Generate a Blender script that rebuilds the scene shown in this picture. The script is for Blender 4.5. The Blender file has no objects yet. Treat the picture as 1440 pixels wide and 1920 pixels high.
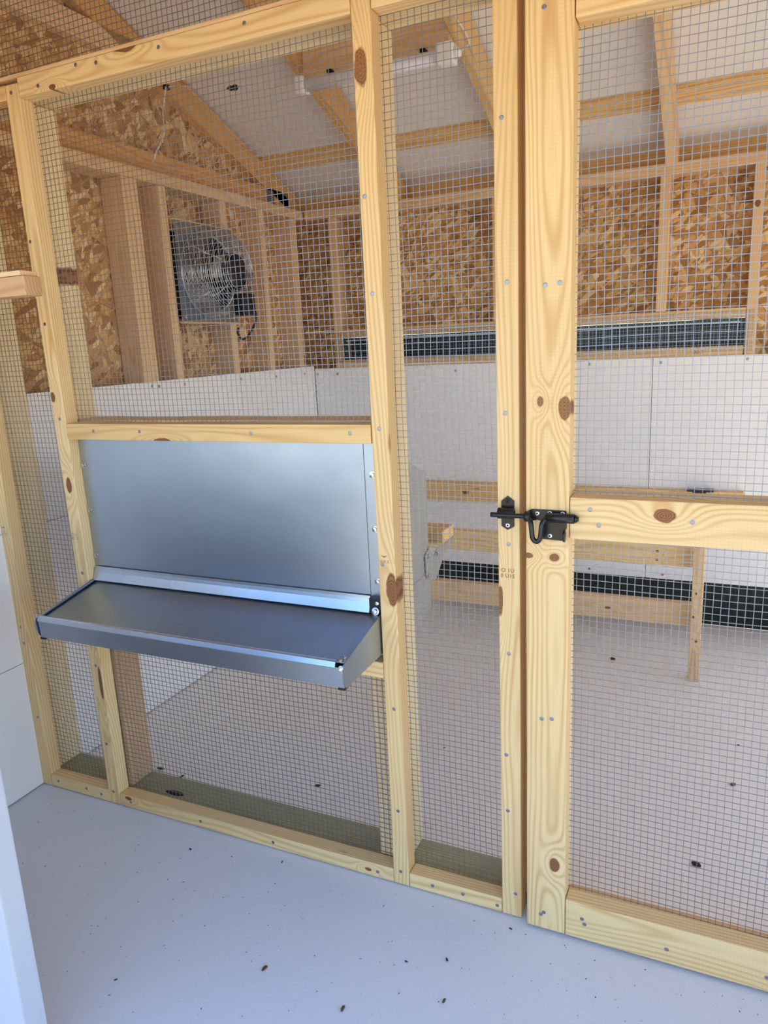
import bpy, bmesh, math, random
from mathutils import Matrix, Vector, noise
rng = random.Random(7)
S = bpy.context.scene
COL = S.collection

# ------------------------------------------------------------------ camera
R = ((0.91052271, 0.05169689, -0.41021437),
     (0.41085742, -0.22425715, 0.88368824),
     (-0.04630957, -0.97315783, -0.22543128))
cam_data = bpy.data.cameras.new('camera')
cam_data.sensor_fit = 'HORIZONTAL'
cam_data.sensor_width = 36.0
cam_data.lens = 36.0 * 1372.75 / 1440.0
cam_data.clip_start = 0.02
cam = bpy.data.objects.new('camera', cam_data)
COL.objects.link(cam)
cam.matrix_world = Matrix(((R[0][0], -R[0][1], -R[0][2], 0.0),
                           (R[1][0], -R[1][1], -R[1][2], -1.283),
                           (R[2][0], -R[2][1], -R[2][2], 1.190),
                           (0, 0, 0, 1)))
S.camera = cam

# ------------------------------------------------------------------ light
world = bpy.data.worlds.new('sky')
S.world = world
world.use_nodes = True
wn = world.node_tree
wn.nodes.clear()
sky = wn.nodes.new('ShaderNodeTexSky')
sky.sky_type = 'NISHITA'
sky.sun_disc = False
sky.sun_elevation = math.radians(50)
sky.sun_rotation = math.radians(84)
sky.air_density = 1.0
sky.dust_density = 0.3
sky.ozone_density = 4.0
bg = wn.nodes.new('ShaderNodeBackground')
bg.inputs['Strength'].default_value = 0.36
wo = wn.nodes.new('ShaderNodeOutputWorld')
wn.links.new(sky.outputs[0], bg.inputs[0])
wn.links.new(bg.outputs[0], wo.inputs[0])
sun_data = bpy.data.lights.new('sun', 'SUN')
sun_data.energy = 7.5
sun_data.color = (1.0, 0.95, 0.87)
sun_data.angle = math.radians(0.6)
sun = bpy.data.objects.new('sun', sun_data)
COL.objects.link(sun)
_d = Vector((math.cos(math.radians(50)) * math.sin(math.radians(84)),
             math.cos(math.radians(50)) * math.cos(math.radians(84)),
             math.sin(math.radians(50))))
sun.rotation_euler = _d.to_track_quat('Z', 'Y').to_euler()
sun.location = (3, 3, 5)
S.view_settings.view_transform = 'Standard'
S.view_settings.look = 'None'
S.view_settings.gamma = 1.0
S.view_settings.use_curve_mapping = False
S.view_settings.exposure = 0.70
S.cycles.max_bounces = 10
S.cycles.diffuse_bounces = 8
S.cycles.glossy_bounces = 4

# ------------------------------------------------------------------ helpers
WM = {}


def setprops(o, label=None, cat=None, group=None, kind=None):
    if label: o['label'] = label
    if cat: o['category'] = cat
    if group: o['group'] = group
    if kind: o['kind'] = kind
    return o


def place(o, world_m, parent=None):
    WM[o] = world_m
    if parent is not None:
        o.parent = parent
        o.matrix_basis = WM[parent].inverted() @ world_m
    else:
        o.matrix_basis = world_m
    COL.objects.link(o)
    return o


def empty(name, loc, label=None, cat=None, group=None, kind=None):
    o = bpy.data.objects.new(name, None)
    o.empty_display_size = 0.1
    place(o, Matrix.Translation(loc))
    return setprops(o, label, cat, group, kind)


def mesh_from(name, verts, faces, mat, smooth=False):
    me = bpy.data.meshes.new(name)
    me.from_pydata(verts, [], faces)
    if mat: me.materials.append(mat)
    if smooth:
        for p in me.polygons: p.use_smooth = True
    me.update()
    return me


def bm_obj(name, bm, mat, parent=None, loc=(0, 0, 0), smooth=False, m=None):
    """vertices of bm are in world space unless m is given; origin moves to loc"""
    bmesh.ops.recalc_face_normals(bm, faces=bm.faces[:])
    if m is None:
        m = Matrix.Translation(loc)
        bmesh.ops.translate(bm, verts=bm.verts[:], vec=-Vector(loc))
    me = bpy.data.meshes.new(name)
    bm.to_mesh(me)
    bm.free()
    if mat: me.materials.append(mat)
    if smooth:
        for p in me.polygons: p.use_smooth = True
    o = bpy.data.objects.new(name, me)
    return place(o, m, parent)


AX = {
    'x': Matrix(((1, 0, 0), (0, 0, -1), (0, 1, 0))),    # local X->x  Y->z  Z->-y
    'z': Matrix(((0, 1, 0), (0, 0, 1), (1, 0, 0))),     # local X->z  Y->x  Z->y
    'y': Matrix(((0, 0, 1), (1, 0, 0), (0, 1, 0))),     # local X->y  Y->z  Z->x
}


def box_bm(dx, dy, dz, bevel=0.0, segs=2):
    bm = bmesh.new()
    bmesh.ops.create_cube(bm, size=1.0)
    bmesh.ops.scale(bm, vec=(dx, dy, dz), verts=bm.verts[:])
    if bevel > 0:
        bmesh.ops.bevel(bm, geom=bm.edges[:], offset=bevel, segments=segs, affect='EDGES', profile=0.6)
    return bm


def board(name, parent, b, axis, mat, bevel=0.0025, knots=(), rot=None, fine_grid=False, wear=None):
    """b = (x0,x1,y0,y1,z0,z1) in world; knots = (world a, world b, r along, r across)"""
    c = Vector(((b[0] + b[1]) / 2, (b[2] + b[3]) / 2, (b[4] + b[5]) / 2))
    d = Vector((b[1] - b[0], b[3] - b[2], b[5] - b[4]))
    A = AX[axis]
    ld = A.transposed() @ d
    ld = Vector((abs(ld[0]), abs(ld[1]), abs(ld[2])))
    bm = box_bm(ld[0], ld[1], ld[2], min(bevel, min(ld) * 0.3))
    M = Matrix.Translation(c) @ A.to_4x4()
    if rot is not None:
        M = Matrix.Translation(c) @ rot.to_4x4() @ A.to_4x4()
    if knots:
        kl = []
        for (kx, kz, r1, r2) in knots:
            if axis == 'z': kl.append((kz - c.z, kx - c.x, r1, r2))
            elif axis == 'x': kl.append((kx - c.x, kz - c.z, r1, r2))
        mat = wood(mat, kl, fine_grid)
    elif isinstance(mat, tuple):
        mat = wood(mat, (), fine_grid)
    for f in bm.faces: f.smooth = True
    o = bm_obj(name, bm, mat, parent, m=M)
    me = o.data
    for p in me.polygons: p.use_smooth = p.area < 1e-3 and bevel > 0
    return o


def box(name, parent, b, mat, bevel=0.0):
    c = Vector(((b[0] + b[1]) / 2, (b[2] + b[3]) / 2, (b[4] + b[5]) / 2))
    bm = box_bm(b[1] - b[0], b[3] - b[2], b[5] - b[4], bevel)
    return bm_obj(name, bm, mat, parent, m=Matrix.Translation(c))


def tube_geo(pts, r, segs=8, cap=True):
    pts = [Vector(p) for p in pts]
    verts, faces = [], []
    n = len(pts)
    prev = None
    for i, p in enumerate(pts):
        if i == 0: t = pts[1] - p
        elif i == n - 1: t = p - pts[i - 1]
        else: t = (pts[i + 1] - pts[i]).normalized() + (p - pts[i - 1]).normalized()
        t.normalize()
        if prev is None:
            a = Vector((0, 0, 1)) if abs(t.z) < 0.9 else Vector((1, 0, 0))
            u = t.cross(a).normalized()
        else:
            u = (prev - t * prev.dot(t)).normalized()
        prev = u
        v = t.cross(u)
        rr = r[i] if isinstance(r, (list, tuple)) else r
        for k in range(segs):
            a = 2 * math.pi * k / segs
            verts.append(p + (u * math.cos(a) + v * math.sin(a)) * rr)
    for i in range(n - 1):
        for k in range(segs):
            a, b2 = i * segs + k, i * segs + (k + 1) % segs
            faces.append((a, b2, b2 + segs, a + segs))
    if cap:
        faces.append(tuple(range(segs))[::-1])
        faces.append(tuple((n - 1) * segs + k for k in range(segs)))
    return verts, faces


def multi_tube(name, parent, lines, mat, loc, segs=8, smooth=True):
    V, F = [], []
    for pts, r in lines:
        v, f = tube_geo(pts, r, segs)
        o = len(V)
        V += [p - Vector(loc) for p in v]
        F += [tuple(i + o for i in q) for q in f]
    me = mesh_from(name, V, F, mat, smooth)
    return place(bpy.data.objects.new(name, me), Matrix.Translation(loc), parent)


def smooth_pts(ctrl, n=10):
    """Catmull-Rom"""
    P = [Vector(c) for c in ctrl]
    P = [P[0] * 2 - P[1]] + P + [P[-1] * 2 - P[-2]]
    out = []
    for i in range(1, len(P) - 2):
        for k in range(n):
            t = k / n
            a, b, c, d = P[i - 1], P[i], P[i + 1], P[i + 2]
            out.append(0.5 * ((2 * b) + (c - a) * t + (2 * a - 5 * b + 4 * c - d) * t * t + (3 * b - a - 3 * c + d) * t ** 3))
    out.append(P[-2])
    return out


def prism(name, parent, poly, axis, a0, a1, mat, loc, bevel=0.0, smooth=False):
    """poly in the plane perpendicular to axis: x -> (y,z), y -> (x,z), z -> (x,y)"""
    bm = bmesh.new()

    def P(p, a):
        if axis == 'x': return (a, p[0], p[1])
        if axis == 'y': return (p[0], a, p[1])
        return (p[0], p[1], a)
    v0 = [bm.verts.new(P(p, a0)) for p in poly]
    v1 = [bm.verts.new(P(p, a1)) for p in poly]
    bm.faces.new(v0)
    bm.faces.new(v1[::-1])
    n = len(poly)
    for i in range(n):
        bm.faces.new((v0[i], v1[i], v1[(i + 1) % n], v0[(i + 1) % n]))
    if bevel:
        bmesh.ops.bevel(bm, geom=bm.edges[:], offset=bevel, segments=2, affect='EDGES')
    return bm_obj(name, bm, mat, parent, loc, smooth)


def lathe_bm(profile, origin, axis, segs=32):
    """profile: list of (distance along axis, radius)"""
    bm = bmesh.new()
    o = Vector(origin)
    ax = Vector(axis).normalized()
    u = ax.orthogonal().normalized()
    v = ax.cross(u)
    rings = []
    for (h, r) in profile:
        if r < 1e-6:
            rings.append([bm.verts.new(o + ax * h)])
        else:
            rings.append([bm.verts.new(o + ax * h + (u * math.cos(2 * math.pi * k / segs) + v * math.sin(2 * math.pi * k / segs)) * r) for k in range(segs)])
    for A_, B_ in zip(rings, rings[1:]):
        for k in range(segs):
            k2 = (k + 1) % segs
            if len(A_) == 1 and len(B_) == 1: continue
            if len(A_) == 1: bm.faces.new((A_[0], B_[k], B_[k2]))
            elif len(B_) == 1: bm.faces.new((A_[k], A_[k2], B_[0]))
            else: bm.faces.new((A_[k], A_[k2], B_[k2], B_[k]))
    return bm


# ------------------------------------------------------------------ materials
def lin(c):
    return tuple(((x / 255) / 12.92 if x / 255 < 0.04045 else (((x / 255) + 0.055) / 1.055) ** 2.4) for x in c) + (1.0,)


class NT:
    def __init__(s, name):
        s.m = bpy.data.materials.new(name)
        s.m.use_nodes = True
        s.t = s.m.node_tree
        s.b = s.t.nodes['Principled BSDF']

    def n(s, typ, **kw):
        nd = s.t.nodes.new('ShaderNode' + typ)
        for k, v in kw.items(): setattr(nd, k, v)
        return nd

    def put(s, sock, v):
        if hasattr(v, 'is_linked') or isinstance(v, bpy.types.NodeSocket): s.t.links.new(v, sock)
        else: sock.default_value = v

    def math(s, op, a, b=0.0, c=0.0, clamp=False):
        nd = s.n('Math', operation=op, use_clamp=clamp)
        s.put(nd.inputs[0], a)
        s.put(nd.inputs[1], b)
        if op in ('MULTIPLY_ADD', 'SMOOTH_MIN', 'SMOOTH_MAX'): s.put(nd.inputs[2], c)
        return nd.outputs[0]

    def vmath(s, op, a, b=(0, 0, 0)):
        nd = s.n('VectorMath', operation=op)
        s.put(nd.inputs[0], a)
        s.put(nd.inputs[1], b)
        return nd.outputs['Value'] if op in ('LENGTH', 'DISTANCE', 'DOT_PRODUCT') else nd.outputs[0]

    def mix(s, f, a, b, blend='MIX'):
        nd = s.n('Mix', data_type='RGBA', blend_type=blend)
        s.put(nd.inputs[0], f)
        s.put(nd.inputs[6], a)
        s.put(nd.inputs[7], b)
        return nd.outputs[2]

    def ramp(s, f, stops, interp='LINEAR'):
        nd = s.n('ValToRGB')
        cr = nd.color_ramp
        cr.interpolation = interp
        while len(cr.elements) < len(stops): cr.elements.new(0.5)
        for e, (p, c) in zip(cr.elements, stops):
            e.position = p
            e.color = c if not isinstance(c, (int, float)) else (c, c, c, 1)
        s.put(nd.inputs[0], f)
        return nd.outputs[0]

    def noise(s, vec, scale, detail=2, rough=0.5, dist=0.0):
        nd = s.n('TexNoise')
        s.put(nd.inputs['Vector'], vec)
        nd.inputs['Scale'].default_value = scale
        nd.inputs['Detail'].default_value = detail
        nd.inputs['Roughness'].default_value = rough
        nd.inputs['Distortion'].default_value = dist
        return nd

    def bump(s, h, strength=0.2, dist=0.001):
        nd = s.n('Bump')
        nd.inputs['Strength'].default_value = strength
        nd.inputs['Distance'].default_value = dist
        s.put(nd.inputs['Height'], h)
        s.t.links.new(nd.outputs[0], s.b.inputs['Normal'])

    def set(s, **kw):
        for k, v in kw.items():
            s.put(s.b.inputs[k.replace('_', ' ')], v)
        return s.m


_wood_cache = {}
PINE = ('pine', (236, 206, 152), (202, 156, 94))
PINE_DEEP = ('deep_pine', (230, 194, 134), (194, 144, 82))
SPRUCE = ('spruce', (228, 194, 148), (200, 158, 108))
ORANGE = ('orange_pine', (220, 172, 108), (186, 134, 74))
GREENISH = ('treated_pine', (172, 164, 122), (124, 122, 84))
BROWN = ('brown_pine', (204, 164, 122), (172, 130, 90))
PALE = ('pale_pine', (236, 216, 172), (206, 176, 122))


def wood(kind, knots=(), fine_grid=False):
    key = (kind[0], tuple(knots), fine_grid)
    if key in _wood_cache: return _wood_cache[key]
    N = NT(kind[0] + '_wood')
    tc = N.n('TexCoord').outputs['Object']
    rnd = N.n('ObjectInfo').outputs['Random']
    comb = N.n('CombineXYZ')
    N.put(comb.inputs[0], N.math('MULTIPLY', rnd, 53.0))
    N.put(comb.inputs[1], N.math('MULTIPLY', rnd, 17.0))
    N.put(comb.inputs[2], N.math('MULTIPLY', rnd, 31.0))
    off = comb.outputs[0]
    sep = N.n('SeparateXYZ')
    N.put(sep.inputs[0], tc)
    X, Y, Z = sep.outputs
    P1 = N.vmath('ADD', N.vmath('MULTIPLY', tc, (1.6, 9.0, 9.0)), off)
    w1 = N.math('SUBTRACT', N.noise(P1, 1.0, 1.5).outputs[0], 0.5)
    P2 = N.vmath('ADD', N.vmath('MULTIPLY', tc, (2.5, 24.0, 24.0)), off)
    w2 = N.math('SUBTRACT', N.noise(P2, 1.0, 2).outputs[0], 0.5)
    yo = N.math('MULTIPLY', N.math('SUBTRACT', N.math('FRACT', N.math('MULTIPLY', rnd, 7.31)), 0.5), 0.10)
    Yp = N.math('ADD', Y, yo)
    Zp = N.math('ADD', Z, 0.045)
    r = N.math('SQRT', N.math('ADD', N.math('MULTIPLY', Yp, Yp), N.math('MULTIPLY', Zp, Zp)))
    r = N.math('MULTIPLY_ADD', w1, 0.05, r)
    r = N.math('MULTIPLY_ADD', w2, 0.0022, r)
    P4 = N.vmath('ADD', N.vmath('MULTIPLY', tc, (60.0, 60.0, 60.0)), off)
    w4 = N.math('SUBTRACT', N.noise(P4, 1.0, 3).outputs[0], 0.5)
    masks = []
    for (kx, ky, ra, rb) in knots:
        dx = N.math('SUBTRACT', X, kx)
        dy = N.math('SUBTRACT', Y, ky)
        e = N.math('ADD', N.math('POWER', N.math('ABSOLUTE', N.math('DIVIDE', dx, ra * 2.6)), 2.0),
                   N.math('POWER', N.math('ABSOLUTE', N.math('DIVIDE', dy, rb * 2.0)), 2.0))
        g = N.math('EXPONENT', N.math('MULTIPLY', e, -1.0))
        r = N.math('MULTIPLY_ADD', g, 0.030, r)
        e2 = N.math('SQRT', N.math('ADD', N.math('POWER', N.math('ABSOLUTE', N.math('DIVIDE', dx, ra)), 2.0),
                                   N.math('POWER', N.math('ABSOLUTE', N.math('DIVIDE', dy, rb)), 2.0)))
        e2 = N.math('MULTIPLY_ADD', w4, 0.45, e2)
        masks.append(e2)
    s_ = N.math('SINE', N.math('MULTIPLY', r, 2 * math.pi / 0.0072))
    s_ = N.math('MULTIPLY_ADD', s_, 0.5, 0.5)
    lw = N.math('POWER', s_, 2.2)
    amp = N.math('MULTIPLY_ADD', N.noise(P1, 2.3, 1).outputs[0], 0.9, 0.15)
    lw = N.math('MULTIPLY', lw, amp, clamp=True)
    P3 = N.vmath('ADD', N.vmath('MULTIPLY', tc, (14.0, 520.0, 520.0)), off)
    fib = N.noise(P3, 1.0, 2).outputs[0]
    base = N.mix(lw, lin(kind[1]), lin(kind[2]))
    base = N.mix(N.math('MULTIPLY', N.math('SUBTRACT', fib, 0.35, clamp=True), 0.55), base, lin(kind[2]))
    big = N.noise(P1, 0.55, 1).outputs[0]
    base = N.mix(N.math('MULTIPLY', N.math('SUBTRACT', big, 0.45, clamp=True), 1.2, clamp=True), base,
                 lin(tuple(int(a * 0.5 + b * 0.5) - 4 for a, b in zip(kind[1], kind[2]))))
    # small pin knots anywhere
    vor = N.n('TexVoronoi')
    N.put(vor.inputs['Vector'], N.vmath('ADD', N.vmath('MULTIPLY', tc, (2.2, 11.0, 11.0)), off))
    vor.inputs['Scale'].default_value = 1.0
    pk = N.ramp(vor.outputs['Distance'], [(0.0, 1.0), (0.025, 0.8), (0.055, 0.0)])
    base = N.mix(N.math('MULTIPLY', pk, 0.65), base, lin((112, 62, 30)))
    for e2 in masks:
        halo = N.ramp(e2, [(0.0, 1.0), (0.9, 1.0), (1.35, 0.0)])
        base = N.mix(N.math('MULTIPLY', halo, 0.55), base, lin((186, 126, 66)))
        core = N.ramp(e2, [(0.0, 1.0), (0.78, 1.0), (0.95, 0.0)])
        rr = N.math('MULTIPLY_ADD', N.math('SINE', N.math('MULTIPLY', e2, 30.0)), 0.5, 0.5)
        kc = N.mix(rr, lin((104, 58, 36)), lin((150, 100, 64)))
        rim = N.ramp(e2, [(0.70, 0.0), (0.82, 1.0), (0.95, 0.0)])
        base = N.mix(core, base, kc)
        base = N.mix(N.math('MULTIPLY', rim, 0.4), base, lin((84, 44, 26)))
    if fine_grid:  # faint darker grid across the face
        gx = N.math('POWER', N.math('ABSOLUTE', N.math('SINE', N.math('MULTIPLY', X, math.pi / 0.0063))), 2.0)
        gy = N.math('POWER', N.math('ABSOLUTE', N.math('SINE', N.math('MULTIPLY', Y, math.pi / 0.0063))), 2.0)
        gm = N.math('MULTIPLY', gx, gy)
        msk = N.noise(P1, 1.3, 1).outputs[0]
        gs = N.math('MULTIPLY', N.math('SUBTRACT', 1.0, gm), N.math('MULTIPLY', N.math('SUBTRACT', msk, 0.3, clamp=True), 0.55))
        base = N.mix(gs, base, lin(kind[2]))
    N.set(Base_Color=base, Roughness=0.58, Specular_IOR_Level=0.35)
    N.bump(N.math('ADD', N.math('MULTIPLY', lw, 0.6), fib), 0.12, 0.0012)
    _wood_cache[key] = N.m
    return N.m


def osb_material():
    N = NT('strand_board')
    tc = N.n('TexCoord').outputs['Object']
    cols = []
    base = None
    for i, (ang, sx, sy) in enumerate(((0.5, 16, 44), (2.05, 18, 50), (1.2, 14, 40), (2.6, 24, 66))):
        mp = N.n('Mapping', vector_type='POINT')
        N.put(mp.inputs[0], tc)
        mp.inputs['Rotation'].default_value = (0, 0, ang)
        mp.inputs['Location'].default_value = (i * 3.7, i * 1.3, 0)
        sc = N.vmath('MULTIPLY', mp.outputs[0], (sx, sy, 0))
        wp = N.noise(sc, 0.6, 2)
        sc = N.vmath('ADD', sc, N.vmath('MULTIPLY', wp.outputs['Color'], (0.6, 0.6, 0)))
        v = N.n('TexVoronoi')
        N.put(v.inputs['Vector'], sc)
        v.inputs['Scale'].default_value = 1.0
        v.inputs['Randomness'].default_value = 1.0
        ve = N.n('TexVoronoi', feature='DISTANCE_TO_EDGE')
        N.put(ve.inputs['Vector'], sc)
        ve.inputs['Scale'].default_value = 1.0
        sp = N.n('SeparateColor')
        N.put(sp.inputs[0], v.outputs['Color'])
        c = N.ramp(sp.outputs[0], [(0.0, lin((150, 104, 54))), (0.22, lin((186, 138, 80))), (0.5, lin((210, 164, 102))), (0.78, lin((224, 184, 124))), (1.0, lin((240, 210, 160)))])
        edge = N.ramp(ve.outputs['Distance'], [(0.0, 1.0), (0.035, 0.6), (0.10, 0.0)])
        c = N.mix(N.math('MULTIPLY', edge, N.math('MULTIPLY', sp.outputs[2], 0.8)), c, lin((96, 60, 28)))
        if base is None: base = c
        else:
            base = N.mix(N.ramp(sp.outputs[1], [(0.52, 0.0), (0.56, 1.0)]), base, c)
    fib = N.noise(tc, 260, 3).outputs[0]
    base = N.mix(N.math('MULTIPLY', N.math('SUBTRACT', fib, 0.4, clamp=True), 0.8), base, lin((122, 84, 44)))
    N.set(Base_Color=base, Roughness=0.72)
    sp = N.n('SeparateColor')
    N.put(sp.inputs[0], base)
    N.bump(sp.outputs[0], 0.15, 0.002)
    return N.m


def white_material(name, col, rough, tex=0.0, specks=0.0):
    N = NT(name)
    tc = N.n('TexCoord').outputs['Object']
    base = lin(col)
    big = N.noise(tc, 2.2, 2).outputs[0]
    base = N.mix(N.math('MULTIPLY', N.math('SUBTRACT', big, 0.45, clamp=True), 0.35), base, lin(tuple(int(c * 0.93) for c in col)))
    if specks:
        nz = N.noise(tc, 160, 2, 0.7).outputs[0]
        dn = N.noise(tc, 1.7, 2).outputs[0]
        thr = N.math('MULTIPLY_ADD', dn, -0.06, 0.785)
        m = N.math('GREATER_THAN', nz, thr)
        base = N.mix(N.math('MULTIPLY', m, specks), base, lin((92, 84, 76)))
    N.set(Base_Color=base, Roughness=rough, Specular_IOR_Level=0.4)
    if tex:
        h = N.noise(tc, 420, 2, 0.6).outputs[0]
        h2 = N.noise(tc, 120, 2, 0.5).outputs[0]
        N.bump(N.math('ADD', h, h2), tex, 0.0009)
    return N.m


def metal_material(name, col, rough, spangle=0.0, streak=0.0):
    N = NT(name)
    tc = N.n('TexCoord').outputs['Object']
    base = lin(col)
    rr = rough
    if spangle:
        v = N.n('TexVoronoi')
        N.put(v.inputs['Vector'], tc)
        v.inputs['Scale'].default_value = 420
        nb = N.noise(tc, 6.0, 3).outputs[0]
        f = N.math('MULTIPLY', v.outputs['Distance'], 0.25)
        base = N.mix(N.math('MULTIPLY', N.math('ADD', f, N.math('SUBTRACT', nb, 0.4, clamp=True)), spangle), base, lin(tuple(int(c * 0.72) for c in col)))
        rr = N.math('MULTIPLY_ADD', nb, 0.14, rough - 0.05)
    if streak:
        st = N.noise(N.vmath('MULTIPLY', tc, (220, 220, 4)), 1.0, 2).outputs[0]
        base = N.mix(N.math('MULTIPLY', st, streak), base, lin(tuple(int(c * 0.8) for c in col)))
    N.set(Base_Color=base, Metallic=1.0, Roughness=rr)
    if spangle: N.bump(N.noise(tc, 9.0, 1).outputs[0], 0.12, 0.01)
    return N.m


def plain(name, col, rough=0.5, metallic=0.0, **kw):
    N = NT(name)
    tc = N.n('TexCoord').outputs['Object']
    nz = N.noise(tc, 60, 2).outputs[0]
    base = N.mix(N.math('MULTIPLY', nz, 0.2), lin(col), lin(tuple(int(c * 0.8) for c in col)))
    N.set(Base_Color=base, Roughness=rough, Metallic=metallic, **kw)
    return N.m


OSB = osb_material()
WHITE = white_material('white_wall_paint', (238, 235, 232), 0.42, 0.10)
ROOFW = white_material('white_roof_panel', (226, 220, 212), 0.55, 0.05)
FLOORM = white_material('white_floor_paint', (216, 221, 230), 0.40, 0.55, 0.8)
FLOORC = white_material('coop_floor_lit', (238, 234, 225), 0.42, 0.5, 0.6)  # same floor white, lightened and warmed for the light in the coop
TRIMW = white_material('white_trim_paint', (182, 186, 194), 0.45, 0.04)
GALV = metal_material('galvanized_sheet', (176, 190, 206), 0.34, 0.5)
GALV_D = metal_material('dull_galvanized', (176, 174, 168), 0.56, 0.4)
GALV_B = metal_material('bright_galvanized', (196, 208, 222), 0.26, 0.3)
WIRE = metal_material('wire', (140, 148, 162), 0.45)
NAIL = metal_material('nail_steel', (150, 152, 158), 0.38)
ZINC = metal_material('zinc_screw', (205, 208, 214), 0.22)
BLACK = plain('black_powder_coat', (16, 16, 17), 0.30)
BLACKP = plain('black_plastic', (14, 14, 15), 0.42)
DKGREEN = plain('dark_green_paint', (10, 30, 20), 0.30)
GREEN = plain('green_frame_paint', (26, 66, 48), 0.32)
WHITEP = plain('white_plastic', (236, 236, 234), 0.35)
CABLE = plain('white_cable', (228, 226, 220), 0.45)
INK = plain('stamp_ink', (104, 84, 54), 0.8)
DIRT = plain('dropping', (60, 42, 24), 0.85)
CHIPM = plain('wood_chip', (92, 66, 44), 0.85)
HOLE = plain('knot_hole', (14, 10, 7), 0.9)
CAV = plain('grille_bars', (52, 52, 48), 0.45, 1.0)

# ------------------------------------------------------------------ ground outside
GROUND = NT('ground')
_tc = GROUND.n('TexCoord').outputs['Object']
_n1 = GROUND.noise(_tc, 1.4, 6, 0.7).outputs[0]
_gb = GROUND.ramp(_n1, [(0.3, lin((176, 160, 136))), (0.55, lin((188, 170, 144))), (0.7, lin((164, 154, 124)))])
GROUND.set(Base_Color=_gb, Roughness=0.9)
bm = bmesh.new()
bmesh.ops.create_grid(bm, x_segments=1, y_segments=1, size=40)
bmesh.ops.translate(bm, verts=bm.verts[:], vec=(0, 0, -0.16))
g = bm_obj('ground', bm, GROUND.m)
setprops(g, kind='structure')

# ------------------------------------------------------------------ floor
XL, XR, YF, YB = -1.72, 1.75, -0.90, 1.73       # inner faces of the stud walls
floor = box('floor', None, (-1.83, XR + 0.11, -1.0, 1.84, -0.16, -0.012), wood(BROWN))
setprops(floor, kind='structure')
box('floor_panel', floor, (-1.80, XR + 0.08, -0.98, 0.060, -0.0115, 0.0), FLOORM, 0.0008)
box('floor_panel', floor, (-1.80, XR + 0.08, 0.061, 1.2395, -0.0115, 0.0), FLOORC, 0.0008)  # cut at the partition so the coop side takes the lit tone
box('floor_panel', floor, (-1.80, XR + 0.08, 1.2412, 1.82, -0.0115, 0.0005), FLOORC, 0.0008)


def disc(name, parent, x, y, z, n, r, mat, th=0.0012, segs=10):
    """small round head facing direction n, centred at (x,y,z)"""
    bm = lathe_bm([(0, r), (th * 0.6, r), (th, r * 0.75), (th, 0)], (x, y, z), n, segs)
    return bm_obj(name, bm, mat, parent, (x, y, z))


# ------------------------------------------------------------------ left wall
wl = box('wall_left', None, (-1.821, -1.809, YF - 0.06, 0.655, 0.0, 2.15), OSB)
wl.data.name = 'wall_left'
setprops(wl, kind='structure')


def osb_panel(parent, axis, a0, a1, z0, z1, at, th=0.011):
    if axis == 'y':
        o = bm_obj('osb_panel', box_bm(a1 - a0, z1 - z0, th), OSB, parent,
                   m=Matrix.Translation((at - th / 2, (a0 + a1) / 2, (z0 + z1) / 2)) @ AX['y'].to_4x4())
    else:
        o = bm_obj('osb_panel', box_bm(a1 - a0, z1 - z0, th), OSB, parent,
                   m=Matrix.Translation(((a0 + a1) / 2, at + th / 2, (z0 + z1) / 2)) @ AX['x'].to_4x4())
    return o


# the wall mesh itself: thin outer siding; inner strand boards are its parts
def siding(o, b):
    c = Vector(((b[0] + b[1]) / 2, (b[2] + b[3]) / 2, (b[4] + b[5]) / 2))
    bm = box_bm(b[1] - b[0], b[3] - b[2], b[5] - b[4])
    me = o.data
    bm.to_mesh(me)
    bm.free()
    me.materials.clear()
    me.materials.append(WHITE)
    o.matrix_basis = Matrix.Translation(c)
    WM[o] = Matrix.Translation(c)


RZ, RS, YR = 1.76, 0.377, 0.43                # rafter underside at back wall, slope, ridge y


def roof_z(y):
    return RZ + RS * (YB - y) if y >= YR else RZ + RS * (YB - YR) - RS * (YR - y)


siding(wl, (-1.835, -1.8215, YF - 0.06, 1.83, -0.1, 1.86))
for (a, b_) in ((-0.95, 0.613), (0.616, 1.828)):
    osb_panel(wl, 'y', a, b_, 0.0, 1.855, -1.81)


def gable_piece(name, parent, x0, x1, y0, y1, mat):
    ys = [y0] + ([YR] if y0 < YR < y1 else []) + [y1]
    poly = [(y0, 1.857), (y1, 1.857)] + [(y, roof_z(y) + 0.10) for y in reversed(ys)]
    c = (x1, (y0 + y1) / 2, 2.0)
    bm = bmesh.new()
    v0 = [bm.verts.new((x0, p[0], p[1])) for p in poly]
    v1 = [bm.verts.new((x1, p[0], p[1])) for p in poly]
    bm.faces.new(v0); bm.faces.new(v1[::-1])
    for i in range(len(poly)):
        j = (i + 1) % len(poly)
        bm.faces.new((v0[i], v1[i], v1[j], v0[j]))
    Mx = Matrix.Translation(c) @ AX['y'].to_4x4()
    for v in bm.verts: v.co = Mx.inverted() @ v.co
    return bm_obj(name, bm, mat, parent, m=Mx)


for (a, b_) in ((-0.95, 0.198), (0.201, 0.618), (0.6215, 0.795), (0.799, 1.83)):
    gable_piece('osb_panel', wl, -1.822, -1.811, a, b_, OSB)
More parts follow.
